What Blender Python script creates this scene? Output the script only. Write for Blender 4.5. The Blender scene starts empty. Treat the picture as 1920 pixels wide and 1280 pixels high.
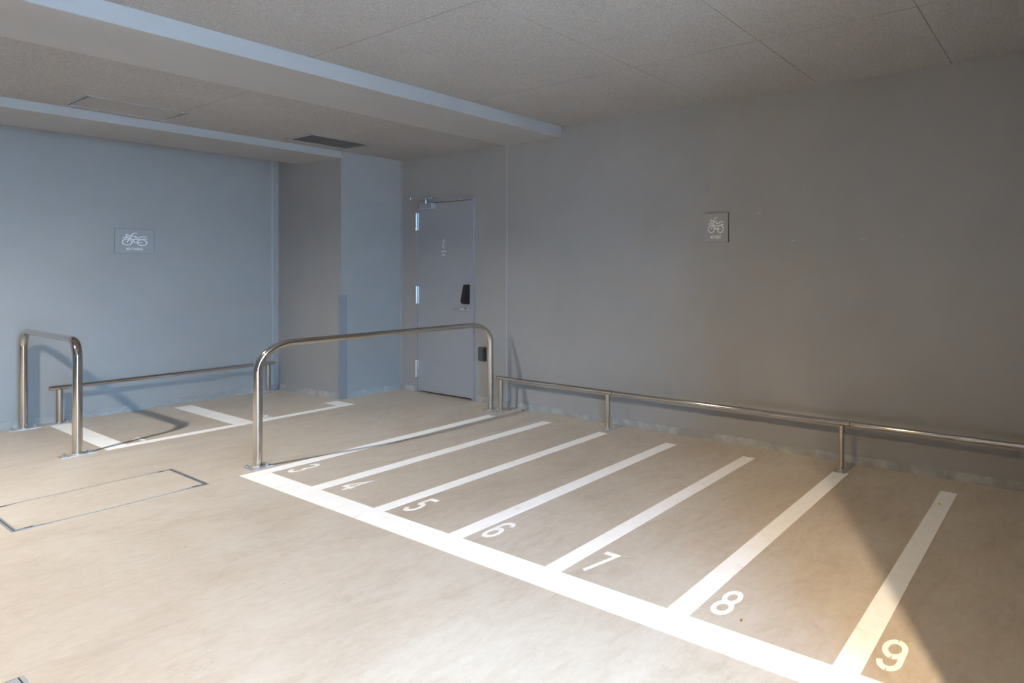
import bpy, bmesh, math, random
from mathutils import Vector, Matrix, Quaternion
R = random.Random(7)
scene = bpy.context.scene
COL = scene.collection

# ------------------------------------------------------------------ camera
A = math.radians(24.4655)                       # angle of +X to the right of the view axis
cam_d = bpy.data.cameras.new('camera')
cam = bpy.data.objects.new('camera', cam_d); COL.objects.link(cam)
cam.location = (0, 0, 1.27)
cam.rotation_euler = (math.pi / 2, 0, math.atan2(math.sin(A), math.cos(A)) - math.pi / 2)
cam_d.sensor_width = 36; cam_d.lens = 18.5302
cam_d.shift_x = -0.318455; cam_d.shift_y = -0.069945
cam_d.clip_start = 0.02; cam_d.clip_end = 200
scene.camera = cam

# ------------------------------------------------------------------ world, light, exposure
SKY = 80.0
OXL = -0.30                                     # entrance left jamb
LZ = 2.45                                        # entrance head height
OY = -1.6                                       # entrance plane
HI = 2.85                                       # raised ceiling over the drive lane
world = bpy.data.worlds.new('world'); scene.world = world
world.use_nodes = True
wn = world.node_tree.nodes; bg = wn['Background']
bg.inputs[0].default_value = (0.25, 0.58, 1.0, 1); bg.inputs[1].default_value = SKY
LAMPS = [  # x, y, watts, colour
    (-0.30, 5.475, 460.0, (1.0, .965, .88)),
    (-0.30, 2.25, 240.0, (1.0, .71, .32)),
    (-0.30, -1.13, 1060.0, (1.0, .80, .56))]
LAMP_COL = (1.0, .80, .55)
portal_d = bpy.data.lights.new('sky_portal', 'AREA'); portal_d.shape = 'RECTANGLE'
portal_d.size = 1.0 - OXL; portal_d.size_y = LZ; portal_d.cycles.is_portal = True
portal = bpy.data.objects.new('sky_portal', portal_d); COL.objects.link(portal)
portal.location = ((1.0 + OXL) / 2, OY - .02, LZ / 2); portal.rotation_euler = (math.pi / 2, 0, math.pi)
sun_d = bpy.data.lights.new('sun', 'SUN'); sun_d.energy = 310.0; sun_d.angle = math.radians(.53); sun_d.color = (.98, .98, 1.0)
sun = bpy.data.objects.new('sun', sun_d); COL.objects.link(sun)
sun.rotation_euler = Vector((.05, .42, -.90)).to_track_quat('-Z', 'Y').to_euler()
vs = scene.view_settings
vs.view_transform = 'Standard'; vs.look = 'None'; vs.gamma = 1.0; vs.use_curve_mapping = False
vs.exposure = 0.20
scene.cycles.use_denoising = True
scene.cycles.max_bounces = 10; scene.cycles.diffuse_bounces = 6
scene.cycles.sample_clamp_indirect = 8

# ------------------------------------------------------------------ materials
def mat(name):
    m = bpy.data.materials.new(name); m.use_nodes = True
    return m, m.node_tree.nodes, m.node_tree.links, m.node_tree.nodes['Principled BSDF']
def noise(n, l, scale, detail=4, rough=.55, dist=0, vec=None):
    t = n.new('ShaderNodeTexNoise'); t.inputs['Scale'].default_value = scale
    t.inputs['Detail'].default_value = detail; t.inputs['Roughness'].default_value = rough
    t.inputs['Distortion'].default_value = dist
    if vec: l.new(vec, t.inputs['Vector'])
    return t.outputs['Fac']
def ramp(n, l, fac, stops):
    r = n.new('ShaderNodeValToRGB'); e = r.color_ramp.elements
    while len(e) < len(stops): e.new(.5)
    for k, (p, c) in zip(e, stops): k.position = p; k.color = (*c, 1) if len(c) == 3 else c
    l.new(fac, r.inputs[0]); return r.outputs[0]
def mixc(n, l, fac, a, b, mode='MIX'):
    m = n.new('ShaderNodeMix'); m.data_type = 'RGBA'; m.blend_type = mode
    for s, v in ((m.inputs[0], fac), (m.inputs[6], a), (m.inputs[7], b)):
        if hasattr(v, 'is_output'): l.new(v, s)
        elif isinstance(v, (int, float)): s.default_value = v
        else: s.default_value = (*v, 1)
    return m.outputs[2]
def pos(n): return n.new('ShaderNodeNewGeometry').outputs['Position']
def mapping(n, l, vec, scale):
    m = n.new('ShaderNodeMapping'); m.inputs['Scale'].default_value = scale
    l.new(vec, m.inputs[0]); return m.outputs[0]
def bump(n, l, b, h, strength, dist=.002):
    k = n.new('ShaderNodeBump'); k.inputs['Strength'].default_value = strength; k.inputs['Distance'].default_value = dist
    l.new(h, k.inputs['Height']); l.new(k.outputs[0], b.inputs['Normal'])

def paint_mat(name, c, rough=.55, var=.06, bscale=350):
    m, n, l, b = mat(name); p = pos(n)
    f = noise(n, l, 1.3, 5, .6, .3, p)
    lo = tuple(x * (1 - var) for x in c); hi = tuple(x * (1 + var) for x in c)
    l.new(ramp(n, l, f, [(.3, lo), (.7, hi)]), b.inputs['Base Color'])
    b.inputs['Roughness'].default_value = rough
    bump(n, l, b, noise(n, l, bscale, 2, .5, 0, p), .12, .001)
    return m
M = {}
M['wall'] = paint_mat('wall_paint', (.304, .294, .285))
M['beam'] = paint_mat('beam_paint', (.365, .356, .348))
M['door'] = paint_mat('door_paint', (.285, .290, .305), .4, .03)
M['sign'] = paint_mat('sign_grey', (.315, .308, .302), .45, .02)
M['guard'] = paint_mat('corner_guard_grey', (.215, .225, .245), .4, .04)
M['strip'] = paint_mat('sealant_grey', (.36, .36, .365), .5, .03)
M['outer'] = paint_mat('outer_wall', (.42, .41, .40), .7)
M['asphalt'] = paint_mat('drive_ground', (.30, .295, .29), .8)

def base_band():
    m, n, l, b = mat('patched_base_paint'); p = pos(n)
    f = noise(n, l, 5.5, 6, .65, .6, p)
    c = ramp(n, l, f, [(.36, (.265, .265, .26)), (.52, (.325, .325, .318)), (.66, (.42, .425, .42))])
    l.new(c, b.inputs['Base Color']); b.inputs['Roughness'].default_value = .6
    bump(n, l, b, noise(n, l, 60, 5, .6, 0, p), .4, .003)
    return m
M['base'] = base_band()

def ceil_mat():
    m, n, l, b = mat('ceiling_board'); p = pos(n)
    f = noise(n, l, 170, 3, .7, 0, p); g = noise(n, l, 2.0, 3, .5, 0, p)
    c = ramp(n, l, f, [(.36, (.22, .208, .198)), (.5, (.335, .318, .305)), (.66, (.44, .42, .405))])
    c = mixc(n, l, .25, c, ramp(n, l, g, [(.3, (.28, .268, .258)), (.7, (.375, .36, .348))]))
    l.new(c, b.inputs['Base Color']); b.inputs['Roughness'].default_value = .85
    bump(n, l, b, f, .5, .003)
    return m
M['ceil'] = ceil_mat()

def floor_mat():
    m, n, l, b = mat('trowelled_concrete'); p = pos(n)
    f1 = noise(n, l, 1.15, 8, .62, .9, p)
    f2 = noise(n, l, 4.6, 8, .66, 1.4, mapping(n, l, p, (.75, 1.35, 1)))
    f3 = noise(n, l, 26, 6, .7, .6, p)
    c = ramp(n, l, f1, [(.30, (.300, .220, .145)), (.44, (.430, .352, .268)), (.58, (.525, .462, .390)), (.74, (.46, .380, .295))])
    c2 = ramp(n, l, f2, [(.30, (.320, .236, .158)), (.45, (.475, .398, .315)), (.66, (.555, .500, .440))])
    c = mixc(n, l, .5, c, c2)
    dark = ramp(n, l, noise(n, l, 2.3, 10, .74, 1.6, p), [(.52, (0, 0, 0)), (.66, (1, 1, 1))])
    c = mixc(n, l, mixv(n, l, dark, .45), c, (.27, .200, .135))
    c = mixc(n, l, .38, c, ramp(n, l, f3, [(.3, (.40, .335, .265)), (.7, (.56, .505, .44))]))
    # hairline scratches and pits
    v = n.new('ShaderNodeTexVoronoi'); v.feature = 'DISTANCE_TO_EDGE'; v.inputs['Scale'].default_value = 1.7
    wv = n.new('ShaderNodeVectorMath'); wv.operation = 'ADD'
    nz = n.new('ShaderNodeTexNoise'); nz.inputs['Scale'].default_value = 2.2; nz.inputs['Detail'].default_value = 6
    l.new(p, nz.inputs['Vector'])
    l.new(p, wv.inputs[0]); l.new(nz.outputs['Color'], wv.inputs[1]); l.new(wv.outputs[0], v.inputs['Vector'])
    cr = ramp(n, l, v.outputs['Distance'], [(0.0, (1, 1, 1)), (.006, (0, 0, 0))])
    msk = ramp(n, l, noise(n, l, 5, 3, .5, 0, p), [(.56, (0, 0, 0)), (.66, (1, 1, 1))])
    c = mixc(n, l, mixv(n, l, mixc(n, l, 1.0, cr, msk, 'MULTIPLY'), .30), c, (.24, .18, .13))
    pit = n.new('ShaderNodeTexVoronoi'); pit.inputs['Scale'].default_value = 7; l.new(p, pit.inputs['Vector'])
    pm = ramp(n, l, pit.outputs['Distance'], [(0.0, (1, 1, 1)), (.035, (1, 1, 1)), (.05, (0, 0, 0))])
    pk = ramp(n, l, noise(n, l, 9, 2, .5, 0, p), [(.60, (0, 0, 0)), (.64, (1, 1, 1))])
    c = mixc(n, l, mixv(n, l, mixc(n, l, 1.0, pm, pk, 'MULTIPLY'), .6), c, (.12, .09, .07))
    l.new(c, b.inputs['Base Color'])
    rr = n.new('ShaderNodeMapRange'); l.new(f2, rr.inputs[0])
    rr.inputs[3].default_value = .30; rr.inputs[4].default_value = .52
    l.new(rr.outputs[0], b.inputs['Roughness'])
    bump(n, l, b, f3, .12, .002)
    return m
def mixv(n, l, v, k):
    x = n.new('ShaderNodeMath'); x.operation = 'MULTIPLY'; l.new(v, x.inputs[0]); x.inputs[1].default_value = k
    return x.outputs[0]
M['floor'] = floor_mat()

def line_mat():
    m, n, l, b = mat('road_paint_white'); p = pos(n)
    f = noise(n, l, 9, 8, .7, .8, p)
    c = ramp(n, l, f, [(.28, (.74, .69, .62)), (.40, (.87, .85, .825)), (.6, (.90, .89, .88))])
    l.new(c, b.inputs['Base Color']); b.inputs['Roughness'].default_value = .5
    return m
M['line'] = line_mat()

def steel(name, c=(.62, .60, .57), rough=.2, brushed=True):
    m, n, l, b = mat(name); p = pos(n)
    b.inputs['Metallic'].default_value = 1
    f = noise(n, l, 40, 4, .6, 0, mapping(n, l, p, (1, 1, 8)) if brushed else p)
    rr = n.new('ShaderNodeMapRange'); l.new(f, rr.inputs[0])
    rr.inputs[3].default_value = rough * .75; rr.inputs[4].default_value = rough * 1.3
    l.new(rr.outputs[0], b.inputs['Roughness'])
    b.inputs['Base Color'].default_value = (*c, 1)
    return m
M['steel'] = steel('stainless_tube', (.58, .555, .525), .10)
M['plate'] = steel('stainless_plate', (.66, .65, .64), .5, False)
M['chrome'] = steel('hinge_metal', (.75, .75, .76), .22, False)
M['alu'] = steel('grille_aluminium', (.60, .61, .63), .4, False)
M['galv'] = steel('galvanised_frame', (.42, .44, .47), .5, False)
def plain(name, c, rough=.5, metal=0):
    m, n, l, b = mat(name)
    f = noise(n, l, 30, 3, .5, 0, pos(n))
    l.new(ramp(n, l, f, [(.3, tuple(x * .93 for x in c)), (.7, tuple(min(1, x * 1.05) for x in c))]), b.inputs['Base Color'])
    b.inputs['Roughness'].default_value = rough; b.inputs['Metallic'].default_value = metal
    return m
M['black'] = plain('lock_black', (.004, .004, .005), .75)
M['dark'] = plain('shadow_gap', (.015, .015, .016), .9)
M['edge'] = plain('sign_edge_shadow', (.075, .075, .078), .7)
M['duct'] = plain('duct_shade', (.03, .028, .027), .9)
M['slat'] = plain('louvre_grey', (.34, .33, .33), .5)
M['keybox'] = plain('key_box_grey', (.055, .065, .07), .3)
M['print'] = plain('sign_print_white', (.80, .80, .80), .5)
M['doorprint'] = plain('door_print_grey', (.60, .61, .64), .5)
M['leaf'] = plain('dry_leaf', (.30, .13, .035), .7)
M['petal'] = plain('yellow_petal', (.62, .60, .06), .6)
M['scuff'] = plain('wall_scuff', (.52, .50, .48), .6)
M['fixture'] = plain('fixture_white', (.7, .7, .68), .4)
m_, n_, l_, b_ = mat('lamp_lens')
b_.inputs['Emission Color'].default_value = (*LAMP_COL, 1); b_.inputs['Emission Strength'].default_value = 12
M['lens'] = m_

# ------------------------------------------------------------------ mesh helpers
def link(name, bm, material, parent=None, smooth=False, loc=None):
    bm.normal_update()
    me = bpy.data.meshes.new(name); bm.to_mesh(me); bm.free()
    if smooth:
        for p in me.polygons: p.use_smooth = True
        try: me.set_sharp_from_angle(angle=math.radians(35))
        except Exception: pass
    me.materials.append(M[material] if isinstance(material, str) else material)
    o = bpy.data.objects.new(name, me); COL.objects.link(o)
    if loc is not None: o.location = loc
    if parent: o.parent = parent; o.matrix_parent_inverse = parent_inv(parent)
    return o
def parent_inv(p):
    m = Matrix.Translation(p.location)
    return m.inverted() if p.parent is None else (Matrix.Translation(p.location)).inverted()
def empty(name, loc):
    o = bpy.data.objects.new(name, None); COL.objects.link(o); o.location = loc; o.empty_display_size = .1
    return o
def tag(o, label=None, cat=None, group=None, kind=None):
    if label: o['label'] = label
    if cat: o['category'] = cat
    if group: o['group'] = group
    if kind: o['kind'] = kind
    return o
def bx(bm, x0, x1, y0, y1, z0, z1, bev=0):
    vs_ = [bm.verts.new(c) for c in ((x0, y0, z0), (x1, y0, z0), (x1, y1, z0), (x0, y1, z0),
                                     (x0, y0, z1), (x1, y0, z1), (x1, y1, z1), (x0, y1, z1))]
    fs = [bm.faces.new([vs_[i] for i in q]) for q in ((3, 2, 1, 0), (4, 5, 6, 7), (0, 1, 5, 4), (1, 2, 6, 5), (2, 3, 7, 6), (3, 0, 4, 7))]
    if bev:
        es = list({e for f in fs for e in f.edges})
        bmesh.ops.bevel(bm, geom=es, offset=bev, segments=2, affect='EDGES', clamp_overlap=True)
    return bm
def box(*a, bev=0): return bx(bmesh.new(), *a, bev=bev)
def prism(bm, pts, z0, z1):
    lo = [bm.verts.new((x, y, z0)) for x, y in pts]; hi = [bm.verts.new((x, y, z1)) for x, y in pts]
    bm.faces.new(lo[::-1]); bm.faces.new(hi); k = len(pts)
    for i in range(k): bm.faces.new((lo[i], lo[(i + 1) % k], hi[(i + 1) % k], hi[i]))
    bmesh.ops.recalc_face_normals(bm, faces=bm.faces[:])
    return bm
def sweep(bm, pts, r, seg=20, caps=True):
    P = [Vector(p) for p in pts]; T = []
    for i in range(len(P)):
        a = P[max(i - 1, 0)]; b = P[min(i + 1, len(P) - 1)]; T.append((b - a).normalized())
    up = Vector((0, 0, 1)) if abs(T[0].z) < .9 else Vector((1, 0, 0))
    u = T[0].cross(up).normalized(); rings = []
    for i, p in enumerate(P):
        if i:
            q = T[i - 1].rotation_difference(T[i]); u = (q @ u).normalized()
        v = T[i].cross(u).normalized()
        rr = r[i] if isinstance(r, (list, tuple)) else r
        rings.append([bm.verts.new(p + (u * math.cos(2 * math.pi * k / seg) + v * math.sin(2 * math.pi * k / seg)) * rr) for k in range(seg)])
    for a, b in zip(rings, rings[1:]):
        for k in range(seg): bm.faces.new((a[k], a[(k + 1) % seg], b[(k + 1) % seg], b[k]))
    if caps: bm.faces.new(rings[0][::-1]); bm.faces.new(rings[-1])
    bmesh.ops.recalc_face_normals(bm, faces=bm.faces[:])
    return bm
def tube(pts, r, seg=20): return sweep(bmesh.new(), pts, r, seg)
def arch_pts(a, b, h, rad, n=12):
    """U-shaped path from foot a up over to foot b (both (x,y))."""
    a = Vector((*a, 0)); b = Vector((*b, 0)); d = (b - a).normalized(); up = Vector((0, 0, 1)); out = [a + up * .004]
    c1 = a + d * rad + up * (h - rad)
    for i in range(n + 1):
        t = math.pi / 2 * i / n; out.append(c1 - d * rad * math.cos(t) + up * rad * math.sin(t))
    c2 = b - d * rad + up * (h - rad)
    for i in range(n + 1):
        t = math.pi / 2 * i / n; out.append(c2 + d * rad * math.sin(t) + up * rad * math.cos(t))
    out.append(b + up * .004)
    return out
def ribbon(bm, pts, w, tf, t0, t1, closed=False):
    """flat stroke of width w along 2-D pts; tf maps (u,v,h)->world; heights t0..t1."""
    P = []
    for p in pts:
        if not P or (Vector(p) - P[-1]).length > 1e-5: P.append(Vector(p))
    k = len(P); L = []
    for i in range(k):
        a = P[(i - 1) % k] if closed or i else None; b = P[(i + 1) % k] if closed or i < k - 1 else None
        d1 = (P[i] - a).normalized() if a is not None else None; d2 = (b - P[i]).normalized() if b is not None else None
        d1 = d1 or d2; d2 = d2 or d1
        n1 = Vector((-d1.y, d1.x)); n2 = Vector((-d2.y, d2.x)); mv = n1 + n2
        if mv.length < 1e-4: mv = n1
        mv.normalize(); s = w / 2 / max(.5, mv.dot(n1)); L.append((P[i] + mv * s, P[i] - mv * s))
    V = [[bm.verts.new(tf(q.x, q.y, t)) for q in pr for t in (t0, t1)] for pr in L]
    rng = range(k if closed else k - 1)
    for i in rng:
        a, b = V[i], V[(i + 1) % k]
        for x, y in ((1, 3), (3, 2), (2, 0), (0, 1)): bm.faces.new((a[x], a[y], b[y], b[x]))
    if not closed:
        for e in (V[0], V[-1]): bm.faces.new((e[0], e[1], e[3], e[2]))
def arc(cx, cy, rx, ry, a0, a1, n=12):
    return [(cx + rx * math.cos(math.radians(a0 + (a1 - a0) * i / n)), cy + ry * math.sin(math.radians(a0 + (a1 - a0) * i / n))) for i in range(n + 1)]

# ------------------------------------------------------------------ room dimensions
WX = 3.187; YC = 6.572; YB = 7.75; ZC = 2.516; ZB = 2.432; LX = 0.5
BY0, BY1, BZ = 4.10, 4.83, 2.420
S = lambda o, label=None: tag(o, label, kind='structure')

# floor and outside ground
S(link('floor', box(-6.2, WX + .3, OY, YB + .3, -.12, 0), 'floor'), 'beige trowelled concrete garage floor with cloudy stains')
S(link('ground', box(-30, 30, -45, OY, -.12, -.01), 'asphalt'), 'grey driveway ground outside the garage')

# walls
DY0, DY1, DZ = 5.31, 6.275, 1.985            # door opening
b = bmesh.new()
bx(b, WX, WX + .2, -.3, DY0, 0, 3.1); bx(b, WX, WX + .2, DY1, YB + .3, 0, 3.1); bx(b, WX, WX + .2, DY0, DY1, DZ, 3.1)
bx(b, WX + .2, WX + .25, -.3, YB + .3, 0, 3.1)
S(link('wall_right', b, 'wall'), 'long grey painted wall with the door and low rail')
S(link('wall_back', box(-6.2, WX, YB, YB + .2, 0, 3.1), 'wall'), 'grey wall behind the two left bays')
b = bmesh.new(); prism(b, [(2.684, YC), (WX, YC), (WX, YB), (2.642, YB)], 0, 2.60)
S(link('wall_column', b, 'wall'), 'grey square column in the far corner beside the door')
S(link('wall_left', box(-6.2, -6.0, OY, YB, 0, 3.1), 'wall'), 'plain wall across the drive lane, outside the picture')
b = bmesh.new(); bx(b, 1.0, WX, -.32, -.10, 0, 3.1); bx(b, 1.0, 1.2, OY, -.32, 0, 3.1); bx(b, -6.2, OXL, OY, OY + .2, 0, 3.1)
S(link('wall_front', b, 'wall'), 'wall beside the entrance, outside the picture')
S(link('wall_outer', box(-8, 1.2, OY - .12, OY, LZ, 3.6), 'outer'), 'lintel above the garage entrance')

S(link('wall_street', box(-16, 12, -15.3, -15.0, 0, 2.3), 'outer'), 'pale boundary wall across the street, outside the picture')
S(link('roof', box(-6.4, WX + .3, OY - .12, YB + .3, 3.1, 3.3), 'outer'), 'flat roof slab over the garage')
# ceilings
ceil = S(link('ceiling', box(LX, WX + .2, -.32, BY1, ZC + .012, 3.1), 'dark'), 'speckled grey board ceiling over the numbered bays')
xs = [LX, .640, 1.535, 2.430, WX]; ys = [-.10, .693, 1.582, 2.490, 3.395, BY0 + .02]
g = .0016
for i in range(len(xs) - 1):
    for j in range(len(ys) - 1):
        link('ceiling_panel', box(xs[i] + g, xs[i + 1] - g, ys[j] + g, ys[j + 1] - g, ZC, ZC + .0125), 'ceil', ceil)
cb = S(link('ceiling_rear', box(LX, WX + .2, BY1, YB, ZB + .012, 3.1), 'dark'), 'lower speckled ceiling strip between the two beams')
xs2 = [LX, .640, 1.535, 2.430, WX]
for i in range(len(xs2) - 1):
    link('ceiling_panel', box(xs2[i] + g * .6, xs2[i + 1] - g * .6, BY1, YC, ZB, ZB + .0125), 'ceil', cb)
S(link('ceiling_lane', box(-6.2, LX, OY, YB, HI, 3.1), 'wall'), 'raised ceiling over the drive lane, outside the picture')
S(link('trim_1', box(LX, WX, BY0, BY1, BZ, ZC + .02, bev=.003), 'beam'), 'wide shallow grey beam crossing the ceiling')
S(link('trim_2', prism(bmesh.new(), [(LX, YC), (2.684, YC), (2.655, 7.38), (LX, 7.38)], 2.366, ZB + .03), 'beam'), 'narrow grey soffit along the rear wall')
b = box(LX - .02, LX, BY0, YB, ZB - .002, HI); bx(b, LX - .02, LX, -.32, BY0, ZC, HI)
S(link('trim_3', b, 'beam'), 'fascia where the ceiling steps up, outside the picture')

# baseboards: patched paint band
bh = .056
S(link('baseboard_right', bx(box(WX - .004, WX, -.10, DY0 - .03, 0, bh), WX - .004, WX, DY1 + .03, YC, 0, bh), 'base'))
b = bmesh.new()
bx(b, -6.0, 2.642, YB - .004, YB, 0, bh)
S(link('baseboard_back', b, 'base'))
b = bmesh.new(); prism(b, [(2.684 - .004, YC - .004), (WX, YC - .004), (WX, YC), (2.684, YC), (2.642, YB), (2.638, YB)], 0, bh)
S(link('baseboard_column', b, 'base'))
# sealant strips in the wall joints
S(link('trim_4', box(WX - .004, WX, 4.826, 4.842, bh, ZB, bev=.001), 'strip'), 'vertical sealant joint right of the door')
S(link('trim_5', box(WX - .006, WX, YC - .020, YC - .001, bh, ZB, bev=.001), 'strip'), 'vertical corner sealant joint left of the door')
b = bmesh.new(); bx(b, 2.586, 2.600, YB - .004, YB, bh, 2.44, bev=.001)
S(link('trim_6', b, 'strip'), 'vertical sealant joint in the rear wall')

# ------------------------------------------------------------------ lamps (outside the picture)
for k, (x, y, w, lc) in enumerate(LAMPS):
    t = empty('ceiling_light', (x, y, HI))
    tag(t, ['warm round downlight on the raised ceiling by the rear wall', 'warm round downlight on the raised ceiling, middle of three',
            'warm round downlight on the raised ceiling behind the camera'][k], 'light', 'downlights over the drive lane')
    b = bmesh.new()
    for (z0, z1, r) in ((HI - .012, HI, .085), (HI - .095, HI - .012, .06)):
        prism(b, [(x + r * math.cos(i * math.pi / 12), y + r * math.sin(i * math.pi / 12)) for i in range(24)], z0, z1)
    link('housing', b, 'fixture', t)
    link('lens', prism(bmesh.new(), [(x + .055 * math.cos(i * math.pi / 12), y + .055 * math.sin(i * math.pi / 12)) for i in range(24)], HI - .098, HI - .094), 'lens', t)
    ld = bpy.data.lights.new('downlight_bulb', 'SPOT'); ld.shadow_soft_size = (.03, .04, .045)[k]; ld.energy = w; ld.color = lc
    ld.spot_size = math.radians((156, 156, 140)[k]); ld.spot_blend = 1.0
    lo = bpy.data.objects.new('downlight_bulb', ld); COL.objects.link(lo); lo.location = (0, 0, -.14); lo.parent = t

# ------------------------------------------------------------------ painted lines
LT = .0012
NUM = {3:'three',4:'four',5:'five',6:'six',7:'seven',8:'eight',9:'nine'}
def pline(x0, x1, y0, y1, label, extra=None):
    b = box(x0, x1, y0, y1, 0, LT)
    if extra: bx(b, *extra, 0, LT)
    return tag(link('parking_line', b, 'line'), label, 'floor line', 'white painted bay lines')
XO, XI, XE = 1.429, 1.533, 3.001
pline(XO, XI, -.09, 4.703, 'broad white front line running along all the numbered bays')
ends = {3: (4.600, 4.703, 2.93), 4: (3.983, 4.088, XE), 5: (3.322, 3.417, 2.985), 6: (2.652, 2.757, XE), 7: (1.980, 2.077, XE), 8: (1.300, 1.404, 3.017), 9: (.622, .718, XE)}
for k, (a0, a1, xe) in ends.items():
    pline(XI, xe, a0, a1, {3: 'white stall line under the long hoop rail, beside number three', 9: 'white stall line beside number nine, half in shadow'}.get(k, 'white stall line just left of number ' + NUM[k]))
pline(1.247, 1.347, 6.31, 7.59, 'white cross line below the small hoop rail, beside number 1')
pline(1.885, 1.990, 6.31, 7.575, 'white cross line in the middle of the two rear bays')
pline(1.247, 2.640, 6.215, 6.31, 'white front line of the two rear bays with its hooked end', (2.545, 2.640, 6.31, 6.535))

# digits: unit box 0..0.6 x 0..1, stencil bridges are gaps between strokes
def gapped(a0, a1, cuts, cx, cy, rx, ry, gw):
    out = []; cur = a0; s = 1 if a1 > a0 else -1
    for c in cuts:
        out.append(arc(cx, cy, rx, ry, cur, c - s * gw)); cur = c + s * gw
    out.append(arc(cx, cy, rx, ry, cur, a1)); return out
wS = .135
DIG = {
 1: [[(.14, .74), (.30, .92), (.30, .03)]],
 2: [arc(.30, .66, .215, .26, 175, -28, 14) + [(.09, .08)], [(.05, .08), (.55, .08)]],
 3: [arc(.28, .70, .215, .225, 165, -80, 14), arc(.28, .295, .235, .22, 82, -165, 14)],
 4: [[(.47, .02), (.47, .90), (.07, .28)], [(.02, .25), (.62, .25)]],
 5: [[(.52, .92), (.14, .92), (.12, .53)], arc(.28, .32, .235, .245, 125, -155, 16)],
 6: [arc(.30, .70, .22, .225, 20, 88, 6), arc(.30, .70, .22, .225, 95, 180, 8) + [(.08, .31)] + arc(.30, .31, .22, .235, 180, 265, 8), arc(.30, .31, .22, .235, 272, 360 + 170, 18)],
 7: [[(.05, .92), (.52, .92), (.22, .02)]],
 8: [arc(.30, .71, .20, .21, 92, 268, 14), arc(.30, .71, .20, .21, 88, -88, 14), arc(.30, .285, .225, .21, 92, 268, 14), arc(.30, .285, .225, .21, 88, -88, 14)],
 9: [arc(.30, .68, .22, .235, 92, 266, 14), arc(.30, .68, .22, .235, 88, 0, 8) + [(.52, .30)] + arc(.30, .30, .22, .225, 0, -88, 8), arc(.30, .68, .22, .235, 271, 342, 7), arc(.30, .30, .22, .225, -92, -172, 6)],
}
def digit(d, org, up, rt, h, label):
    o = Vector((*org, 0)); up = Vector((*up, 0)); rt = Vector((*rt, 0)); b = bmesh.new()
    for k, st in enumerate(DIG[d]):
        z1 = .0011 + k * .00012
        ribbon(b, st, wS, lambda u, v, t: o + rt * (u - .3) * h + up * v * h + Vector((0, 0, t)), 0.0002, z1)
    bmesh.ops.recalc_face_normals(b, faces=b.faces[:])
    return tag(link('bay_number', b, 'line'), label, 'number', 'stencilled bay numbers')
for d, y in {3: 4.512, 4: 3.892, 5: 3.232, 6: 2.575, 7: 1.893, 8: 1.218, 9: .557}.items():
    digit(d, (1.582, y), (1, 0), (0, -1), .152, 'white stencilled floor number ' + NUM[d])
digit(1, (1.432, 6.325), (0, 1), (1, 0), .150, 'white floor number 1 near the small hoop rail')
digit(2, (2.085, 6.335), (0, 1), (1, 0), .150, 'white floor number 2 behind the long hoop rail leg')

# ------------------------------------------------------------------ steel hoops and low rails
def bolt(x, y, z, parent, r=.008):
    b = bmesh.new()
    prism(b, [(x + r * math.cos(i * math.pi / 3), y + r * math.sin(i * math.pi / 3)) for i in range(6)], z, z + .008)
    prism(b, [(x + r * .5 * math.cos(i * math.pi / 4), y + r * .5 * math.sin(i * math.pi / 4)) for i in range(8)], z + .008, z + .018)
    prism(b, [(x + r * 1.45 * math.cos(i * math.pi / 6), y + r * 1.45 * math.sin(i * math.pi / 6)) for i in range(12)], z, z + .0015)
    return link('anchor_bolt', b, 'chrome', parent)
def plate(x0, x1, y0, y1, parent, bolts):
    p = link('base_plate', box(x0, x1, y0, y1, 0, .006, bev=.0015), 'plate', parent)
    for (x, y) in bolts: bolt(x, y, .006, p)
    return p
PR = .0214
def hoop(fa, fb, h, rad, label, plates):
    t = empty('hoop_rail', (*fa, 0)); tag(t, label, 'rail', 'steel hoop rails')
    link('tube', tube(arch_pts(fa, fb, h, rad), PR, 28), 'steel', t, True)
    for (x, y) in (fa, fb):
        b = bmesh.new(); sweep(b, [(x, y, .006), (x, y, .010)], PR + .0035, 24); link('weld_ring', b, 'plate', t, True)
    for p in plates: plate(*p[:4], t, p[4])
    return t
hoop((1.131, 6.255), (1.135, 7.655), .786, .125, 'short stainless hoop rail standing at the left edge by the rear wall',
     [(1.060, 1.204, 6.207, 6.300, [(1.083, 6.228), (1.180, 6.232), (1.083, 6.283), (1.180, 6.283)]),
      (1.065, 1.209, 7.600, 7.705, [(1.088, 7.625), (1.188, 7.63), (1.088, 7.685), (1.188, 7.685)])])
hoop((1.541, 4.806), (3.030, 4.822), .784, .170, 'long stainless hoop rail in the middle before the grey door',
     [(1.492, 1.598, 4.742, 4.878, [(1.572, 4.765), (1.510, 4.862), (1.572, 4.858)]),
      (2.985, 3.088, 4.770, 4.876, [(3.073, 4.785), (3.000, 4.862), (3.073, 4.862)])])

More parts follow.
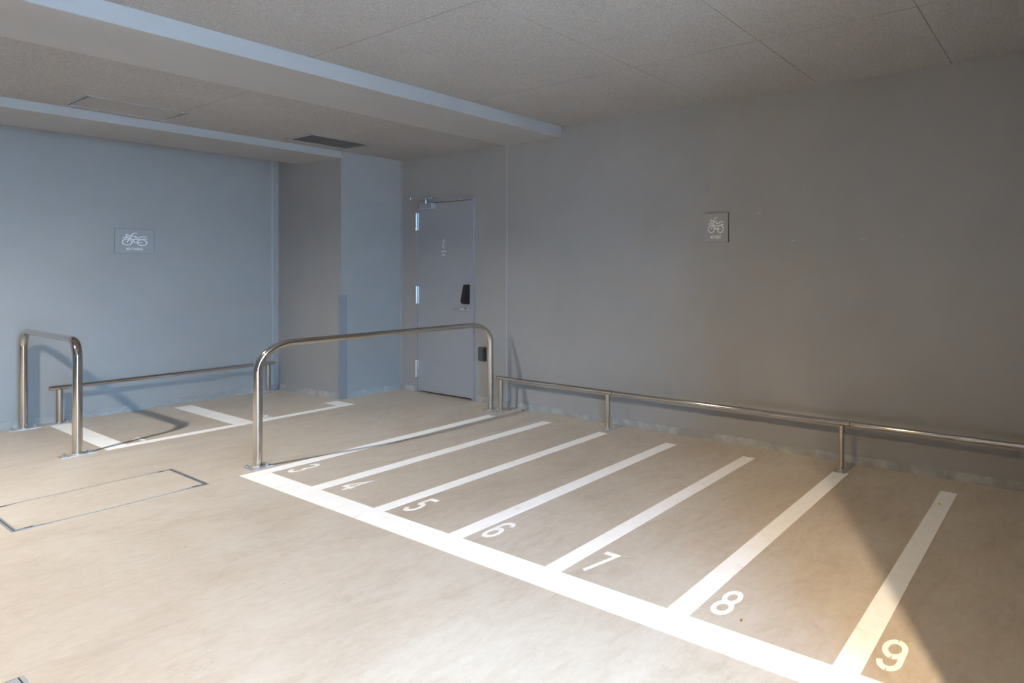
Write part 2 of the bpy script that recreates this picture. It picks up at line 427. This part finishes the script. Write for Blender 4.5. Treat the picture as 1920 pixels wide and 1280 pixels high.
RR = .0165; RZ = .298
def low_rail(label, axis, const, posts, e0, e1, joints, plates):
    P = (lambda s, z: (const, s, z)) if axis == 'Y' else (lambda s, z: (s, const, z))
    t = empty('wheel_stop_rail', P(posts[0], 0)); tag(t, label, 'rail', 'low wheel stop rails')
    cuts = [e0] + joints + [e1]
    for a0, a1 in zip(cuts, cuts[1:]):
        link('rail_tube', tube([P(a0 + .0012, RZ), P(a0 + .0035, RZ), P(a1 - .0035, RZ), P(a1 - .0012, RZ)], [RR - .002, RR, RR, RR - .002], 22), 'steel', t, True)
    if joints:
        for j in joints: link('joint_gasket', tube([P(j - .0016, RZ), P(j + .0016, RZ)], RR - .0015, 18), 'dark', t, True)
    for s, pl in zip(posts, plates):
        link('post', tube([P(s, .004), P(s, RZ - RR + .003)], .0165, 22), 'steel', t, True)
        link('collar', tube([P(s - .045, RZ), P(s - .044, RZ), P(s + .044, RZ), P(s + .045, RZ)], [RR, RR + .0009, RR + .0009, RR], 22), 'steel', t, True)
        plate(*pl[:4], t, pl[4])
    return t
pl = []
for y in (4.722, 3.405, 1.366, .06):
    pl.append((2.995, 3.172, y - .042, y + .040, [(3.015, y), (3.135, y + .004)]))
low_rail('long low stainless rail running along the right wall', 'Y', 3.060, [4.722, 3.405, 1.366, .06], -.06, 4.785, [1.366 - .058, 3.405 - .055, ], pl)
pl = [(1.225, 1.375, 7.612, 7.742, [(1.335, 7.64), (1.335, 7.71)]), (2.475, 2.610, 7.612, 7.742, [(2.575, 7.64), (2.575, 7.71)])]
low_rail('short low stainless rail in front of the rear wall', 'X', 7.668, [1.302, 2.537], 1.250, 2.585, [], pl)

# ------------------------------------------------------------------ door
door = empty('door_1', (WX, (DY0 + DY1) / 2, 0)); S(door, 'grey steel door with closer, lever handle and black lock')
FP = .016; FW = .030
b = bmesh.new()
bx(b, WX - FP, WX + .10, DY0, DY0 + FW, 0, DZ, bev=.001); bx(b, WX - FP, WX + .10, DY1 - FW, DY1, 0, DZ, bev=.001)
bx(b, WX - FP, WX + .10, DY0 + FW, DY1 - FW, DZ - FW, DZ, bev=.001)
link('door_frame', b, 'door', door)
LX0 = WX - .010                                # leaf front face
ly0, ly1 = DY0 + FW + .004, DY1 - FW - .003
leaf = link('door_leaf', box(LX0, LX0 + .04, ly0, ly1, .022, DZ - FW - .006, bev=.0015), 'door', door)
link('threshold_shade', box(WX + .03, WX + .11, DY0 + FW, DY1 - FW, 0.001, DZ - FW), 'dark', door)  # dark block whose colour gives the shade in the gap under the leaf
for z in (1.77, 1.01, .25):
    yb = ly1 + .004
    hg = link('hinge', tube([(LX0 - .014, yb, z - .092), (LX0 - .014, yb, z - .088), (LX0 - .014, yb, z - .022), (LX0 - .014, yb, z - .0205)], [.008, .011, .011, .011], 16), 'chrome', door, True)
    link('hinge_knuckle', tube([(LX0 - .014, yb, z - .0175), (LX0 - .014, yb, z - .016), (LX0 - .014, yb, z + .088), (LX0 - .014, yb, z + .092)], [.011, .011, .011, .008], 16), 'chrome', hg, True)
    link('hinge_plate', box(LX0 - .006, LX0 - .0005, yb - .028, yb + .004, z - .09, z + .09, bev=.001), 'chrome', hg)
# closer
cl = link('door_closer', box(LX0 - .052, LX0 - .0005, 5.905, 6.130, 1.890, 1.945, bev=.004), 'alu', door)
link('closer_pivot', tube([(LX0 - .026, 6.05, 1.945), (LX0 - .026, 6.05, 1.992)], .012, 16), 'chrome', cl, True)
link('closer_cap', tube([(LX0 - .030, 6.05, 1.880), (LX0 - .030, 6.05, 1.891)], .012, 16), 'chrome', cl, True)
def flatbar(p, q, w, z0, z1):
    p = Vector(p); q = Vector(q); d = (q - p).normalized(); n = Vector((-d.y, d.x)) * w / 2
    return prism(bmesh.new(), [tuple(p + n - d * w / 2), tuple(p - n - d * w / 2), tuple(q - n + d * w / 2), tuple(q + n + d * w / 2)], z0, z1)
link('closer_arm', flatbar((LX0 - .026, 6.05), (LX0 - .080, 6.215), .020, 1.984, 1.992), 'chrome', cl)
link('closer_arm', flatbar((LX0 - .080, 6.215), (WX - .022, 5.985), .016, 1.993, 2.000), 'chrome', cl)
link('closer_pivot', tube([(LX0 - .080, 6.215, 1.978), (LX0 - .080, 6.215, 2.006)], .012, 14), 'chrome', cl, True)
link('closer_shoe', box(WX - .036, WX - .0005, 5.950, 6.020, 1.986, 2.004, bev=.002), 'chrome', cl)
# lock body: wedge that gets deeper towards its foot, round lower corners
def wedge(y0, y1, prof):
    b = bmesh.new(); a = [b.verts.new((x, y0, z)) for x, z in prof]; c = [b.verts.new((x, y1, z)) for x, z in prof]; k = len(prof)
    b.faces.new(a); b.faces.new(c[::-1])
    for i in range(k): b.faces.new((a[i], a[(i + 1) % k], c[(i + 1) % k], c[i]))
    bmesh.ops.recalc_face_normals(b, faces=b.faces[:])
    bmesh.ops.bevel(b, geom=b.edges[:], offset=.003, segments=2, affect='EDGES', clamp_overlap=True)
    return b
fx = LX0 - .0005
lk = link('lock_body', wedge(5.372, 5.436, [(fx, .938), (fx - .030, .938), (fx - .042, .944), (fx - .050, .958), (fx - .051, .975), (fx - .026, 1.118), (fx - .020, 1.126), (fx, 1.127)]), 'black', door)
hr = link('handle_rose', tube([(fx, 5.398, .893), (fx - .008, 5.398, .893), (fx - .010, 5.398, .893)], [.024, .024, .021], 24), 'chrome', door, True)
b = bmesh.new(); sweep(b, [(fx - .008, 5.398, .893), (fx - .035, 5.398, .893), (fx - .045, 5.402, .893), (fx - .050, 5.413, .893), (fx - .050, 5.44, .892), (fx - .049, 5.53, .890)], [.010, .010, .010, .011, .011, .010], 16)
link('handle_lever', b, 'chrome', hr, True)
# small print on the leaf: a figure and two short rows too small to read
def dtf(yc, zc): return lambda u, v, t: Vector((LX0 - t, yc - u, zc + v))
b = bmesh.new(); f = dtf(5.797, 1.53)
for k, st in enumerate(([(-.022, -.036), (-.004, -.012), (.004, .022), (.024, .040)], [(-.006, .050), (-.008, .022), (.002, .004)], [(-.004, -.012), (.006, -.030), (.004, -.052)])):
    ribbon(b, st, .009, f, .0001, .0007 + k * .0001)
for (u0, v0, wid, n_) in ((-.046, -.076, .092, 7), (-.022, -.110, .044, 4)):
    for i in range(n_):
        s = wid / n_
        c = [(u0 + i * s + s * .10, v0), (u0 + i * s + s * .85, v0)]
        ribbon(b, c, .014, f, .0001, .0008)
bmesh.ops.recalc_face_normals(b, faces=b.faces[:])
link('door_print', b, 'doorprint', leaf)

# light scuffs on the long wall
wr = bpy.data.objects['wall_right']
for (y, z, w_, h_, a_) in ((2.066, 1.676, .022, .004, -.3), (1.792, 1.472, .030, .004, .1), (1.265, 1.473, .050, .0022, .05), (1.012, 1.484, .022, .002, .1), (2.945, 1.348, .012, .003, 0)):
    b = bmesh.new(); c_, s_ = math.cos(a_), math.sin(a_)
    ribbon(b, [(-w_ / 2, -w_ * .1), (0, 0), (w_ / 2, -w_ * .04)], h_, lambda u, v, t: Vector((WX - t, y - (u * c_ - v * s_), z + u * s_ + v * c_)), -.0005, .0004)
    bmesh.ops.recalc_face_normals(b, faces=b.faces[:])
    link('wall_scuff', b, 'scuff', wr)

# key box by the door
t = empty('key_box', (WX, 5.185, .40)); tag(t, 'small dark grey box on the wall right of the door', 'box')
link('box_body', wedge(5.134, 5.218, [(WX, .400), (WX - .020, .400), (WX - .030, .410), (WX - .030, .522), (WX - .020, .533), (WX, .533)]), 'keybox', t)
link('box_lid', box(WX - .0335, WX - .0305, 5.144, 5.208, .416, .516, bev=.001), 'keybox', t)

# corner guard on the column
b = bmesh.new()
prism(b, [(2.684 - .005, YC - .005), (2.730, YC - .005), (2.730, YC), (2.684, YC), (2.682, YC + .045), (2.677, YC + .045)], .0, 1.025)
tag(link('corner_guard', b, 'guard'), 'blue-grey angle guard on the column corner', 'corner guard')

# ------------------------------------------------------------------ motorbike signs
def text_mesh(body, size):
    cu = bpy.data.curves.new('txt', 'FONT'); cu.body = body; cu.size = size; cu.align_x = 'CENTER'; cu.extrude = 0; cu.space_character = 1.12; cu.offset = .0006
    o = bpy.data.objects.new('txt', cu); COL.objects.link(o)
    dg = bpy.context.evaluated_depsgraph_get(); me = bpy.data.meshes.new_from_object(o.evaluated_get(dg))
    bpy.data.objects.remove(o); return me
def uv(x, y): return ((x - 350) / 1140, (865 - y) / 690)
BIKE = [[(975, 288), (885, 288), (852, 308), (760, 460), (690, 555)],
        [(570, 440), (620, 425), (750, 425), (800, 440), (870, 490), (905, 553), (1130, 556)],
        [(820, 378), (940, 378), (957, 396), (945, 424), (1050, 424), (1100, 388), (1280, 388)],
        [(865, 468), (1150, 468), (1205, 445), (1280, 452)]]
def sign(name, side, org, label):
    t = empty(name, org); tag(t, label, 'sign', 'grey motorbike signs'); s = .216; o = Vector(org)
    if side == 'back': tf = lambda u, v, h: o + Vector((u, -h, v))
    else: tf = lambda u, v, h: o + Vector((-h, -u, v))
    def slab(u0, u1, v0, v1, h0, h1, bev):
        a = tf(u0, v0, h0); c = tf(u1, v1, h1)
        return box(min(a.x, c.x), max(a.x, c.x), min(a.y, c.y), max(a.y, c.y), min(a.z, c.z), max(a.z, c.z), bev=bev)
    link('sign_plate', slab(0, s, 0, s, .0085, .0100, .0004), 'sign', t)
    link('backing_shadow_lip', slab(-.0015, s + .0020, -.0015, s + .0025, .004, .0085, 0), 'edge', t)  # dark plate sides; the lip past the face paints an outline shadow
    link('mounting_block', slab(.03, s - .03, .03, s - .03, 0, .004, 0), 'dark', t)
    b = bmesh.new(); w = .0066
    for k, st in enumerate(BIKE): ribbon(b, [tuple(c * s for c in uv(*q)) for q in st], w, tf, .0101, .0104 + k * .0001)
    ribbon(b, [tuple(c * s for c in uv(*q)) for q in ((668, 326), (668, 392), (772, 362))], w * .8, tf, .0101, .0108, True)
    for k, (u, v) in enumerate((uv(698, 550), uv(1130, 557))):
        ribbon(b, arc(u * s, v * s, .122 * s, .122 * s, 0, 360 - 11.25, 31), w, tf, .0101, .0109 + k * .0001, True)
    bmesh.ops.recalc_face_normals(b, faces=b.faces[:])
    link('motorbike_symbol', b, 'print', t)
    me = text_mesh('MOTORBIKE', .0275)
    wx = max(v.co.x for v in me.vertices) - min(v.co.x for v in me.vertices); k = .42 * s / wx
    for v in me.vertices: v.co = tf(v.co.x * k + .497 * s, v.co.y * 1.15 + .125 * s, .0105)
    bm = bmesh.new(); bm.from_mesh(me); bpy.data.meshes.remove(me)
    link('lettering', bm, 'print', t)
    return t
sign('motorbike_sign', 'back', (1.592, YB, 1.420), 'square grey motorbike sign on the rear wall above the short low rail')
sign('motorbike_sign', 'right', (WX, 2.547, 1.474), 'square grey motorbike sign on the long right wall')

# ------------------------------------------------------------------ ceiling vent and hatches
t = empty('ceiling_vent', (2.44, 6.17, ZB)); tag(t, 'square louvred air grille in the ceiling near the column', 'vent')
vx0, vx1, vy0, vy1 = 2.218, 2.650, 5.945, 6.385; fw = .022; z0 = ZB - .010
b = bmesh.new()
bx(b, vx0, vx1, vy0, vy0 + fw, z0, ZB, bev=.0015); bx(b, vx0, vx1, vy1 - fw, vy1, z0, ZB, bev=.0015)
bx(b, vx0, vx0 + fw, vy0 + fw, vy1 - fw, z0, ZB); bx(b, vx1 - fw, vx1, vy0 + fw, vy1 - fw, z0, ZB)
link('grille_frame', b, 'alu', t)
link('duct_shade_sheet', box(vx0 + fw, vx1 - fw, vy0 + fw, vy1 - fw, ZB - .0015, ZB - .0002), 'duct', t)  # flat dark sheet, its colour gives the duct shade; no hole above
n = 18
for i in range(n):
    x = vx0 + fw + (vx1 - vx0 - 2 * fw) * (i + .5) / n
    b = bmesh.new(); bx(b, -.0035, .0035, vy0 + fw, vy1 - fw, -.0012, .0012)
    for v in b.verts:
        v.co = Vector((x + v.co.x * .8 - v.co.z * .6, v.co.y, ZB - .0055 + v.co.x * .6 + v.co.z * .8))
    link('louvre_slat', b, 'slat', t)
t = empty('ceiling_hatch', (1.34, 6.22, ZB)); tag(t, 'square access panel with metal edging in the rear ceiling strip', 'hatch')
hx0, hx1, hy0, hy1 = 1.118, 1.566, 6.00, 6.472
def ring(x0, x1, y0, y1, w, za, zb_, v=None):
    v = w if v is None else v
    b = bmesh.new(); bx(b, x0, x1, y0, y0 + v, za, zb_); bx(b, x0, x1, y1 - v, y1, za, zb_)
    bx(b, x0, x0 + w, y0 + v, y1 - v, za, zb_); bx(b, x1 - w, x1, y0 + v, y1 - v, za, zb_); return b
link('outer_frame', ring(hx0, hx1, hy0, hy1, .010, ZB - .004, ZB), 'alu', t)
link('frame_gap', ring(hx0 + .010, hx1 - .010, hy0 + .010, hy1 - .010, .005, ZB - .001, ZB - .0002), 'dark', t)
link('inner_frame', ring(hx0 + .015, hx1 - .015, hy0 + .015, hy1 - .015, .008, ZB - .004, ZB), 'alu', t)
link('hatch_panel', box(hx0 + .023, hx1 - .023, hy0 + .023, hy1 - .023, ZB - .002, ZB - .0001), 'ceil', t)
link('latch', tube([(1.525, 6.24, ZB - .002), (1.525, 6.24, ZB - .006), (1.525, 6.24, ZB - .008)], [.012, .012, .008], 16), 'chrome', t, True)

def floor_hatch(x0, x1, y0, y1, label, cover):
    t = empty('floor_hatch', ((x0 + x1) / 2, (y0 + y1) / 2, 0)); tag(t, label, 'hatch', 'floor access hatches')
    w = .008; v = .0035; gp = .003
    link('outer_frame', ring(x0, x1, y0, y1, w, 0, .0010, v), 'galv', t)
    link('frame_gap', ring(x0 + w, x1 - w, y0 + v, y1 - v, gp, 0, .0003, gp), 'dark', t)
    link('cover_edge', ring(x0 + w + gp, x1 - w - gp, y0 + v + gp, y1 - v - gp, .006, 0, .0010, .003), 'galv', t)
    e = w + gp + .006; e2 = v + gp + .003
    link('cover_infill', box(x0 + e, x1 - e, y0 + e2, y1 - e2, 0, .0008), cover, t)
    for (cx_, sx) in ((x0 + e, 1), (x1 - e, -1)):
        for (cy_, sy) in ((y0 + e2, 1), (y1 - e2, -1)):
            pts = [(cx_, cy_), (cx_ + sx * .090, cy_), (cx_ + sx * .045, cy_ + sy * .018), (cx_, cy_ + sy * .024)]
            p = link('corner_plate', prism(bmesh.new(), pts, 0, .0018), 'galv', t)
            k = Vector((cx_ + sx * .032, cy_ + sy * .012))
            link('lifting_hole', prism(bmesh.new(), [(k.x + .015 * math.cos(i * math.pi / 6), k.y + .007 * math.sin(i * math.pi / 6)) for i in range(12)], .0016, .0021), 'dark', p)
    return t
floor_hatch(.664, 1.302, 4.690, 5.268, 'concrete filled floor hatch with steel edging left of the long hoop rail', 'floor')
floor_hatch(-.150, .446, 2.430, 3.008, 'grey steel floor hatch at the bottom left corner of the picture', 'galv')

# ------------------------------------------------------------------ leaves and petals
def leafmesh(name, x, y, s, ang, material, label, cat, group):
    b = bmesh.new(); n = 7; rows = []
    for i in range(n):
        t_ = i / (n - 1); wd = .30 * math.sin(math.pi * min(1, t_ * .96 + .02)) ** .8; z = .004 + .10 * s * (t_ - .5) ** 2 * 4
        rows.append([b.verts.new(((t_ - .5) * s, k * wd * s, z + abs(k) * .12 * s)) for k in (-1, 0, 1)])
    for p, q in zip(rows, rows[1:]):
        for k in (0, 1): b.faces.new((p[k], p[k + 1], q[k + 1], q[k]))
    r = bmesh.ops.extrude_face_region(b, geom=b.faces[:])
    for v in [e for e in r['geom'] if isinstance(e, bmesh.types.BMVert)]: v.co.z -= .0012
    bmesh.ops.recalc_face_normals(b, faces=b.faces[:])
    zmin = min(v.co.z for v in b.verts)
    for v in b.verts: v.co.z -= zmin - .0013
    bmesh.ops.rotate(b, verts=b.verts[:], cent=(0, 0, 0), matrix=Matrix.Rotation(ang, 3, 'Z'))
    return tag(link(name, b, material, loc=(x, y, 0)), label, cat, group)
leafmesh('dry_leaf', 1.590, 1.108, .014, .4, 'leaf', 'tiny brown dry leaf on the floor right of number 8', 'leaf', 'dry leaves')
leafmesh('dry_leaf', 3.110, 4.690, .040, 2.2, 'leaf', 'brown dry leaf by the first post of the low rail', 'leaf', 'dry leaves')
leafmesh('dry_leaf', 3.120, 4.775, .034, .7, 'leaf', 'brown dry leaf between the long hoop foot and the wall', 'leaf', 'dry leaves')
leafmesh('dry_leaf', 3.150, 4.560, .030, 1.2, 'leaf', 'brown dry leaf against the wall under the low rail', 'leaf', 'dry leaves')
leafmesh('yellow_petal', 2.82, .682, .022, .3, 'petal', 'small yellow petal at the far end of the line beside number 9', 'petal', 'yellow petals')
leafmesh('yellow_petal', 1.727, .516, .010, 1.0, 'petal', 'tiny yellow petal on the top of floor number 9', 'petal', 'yellow petals')
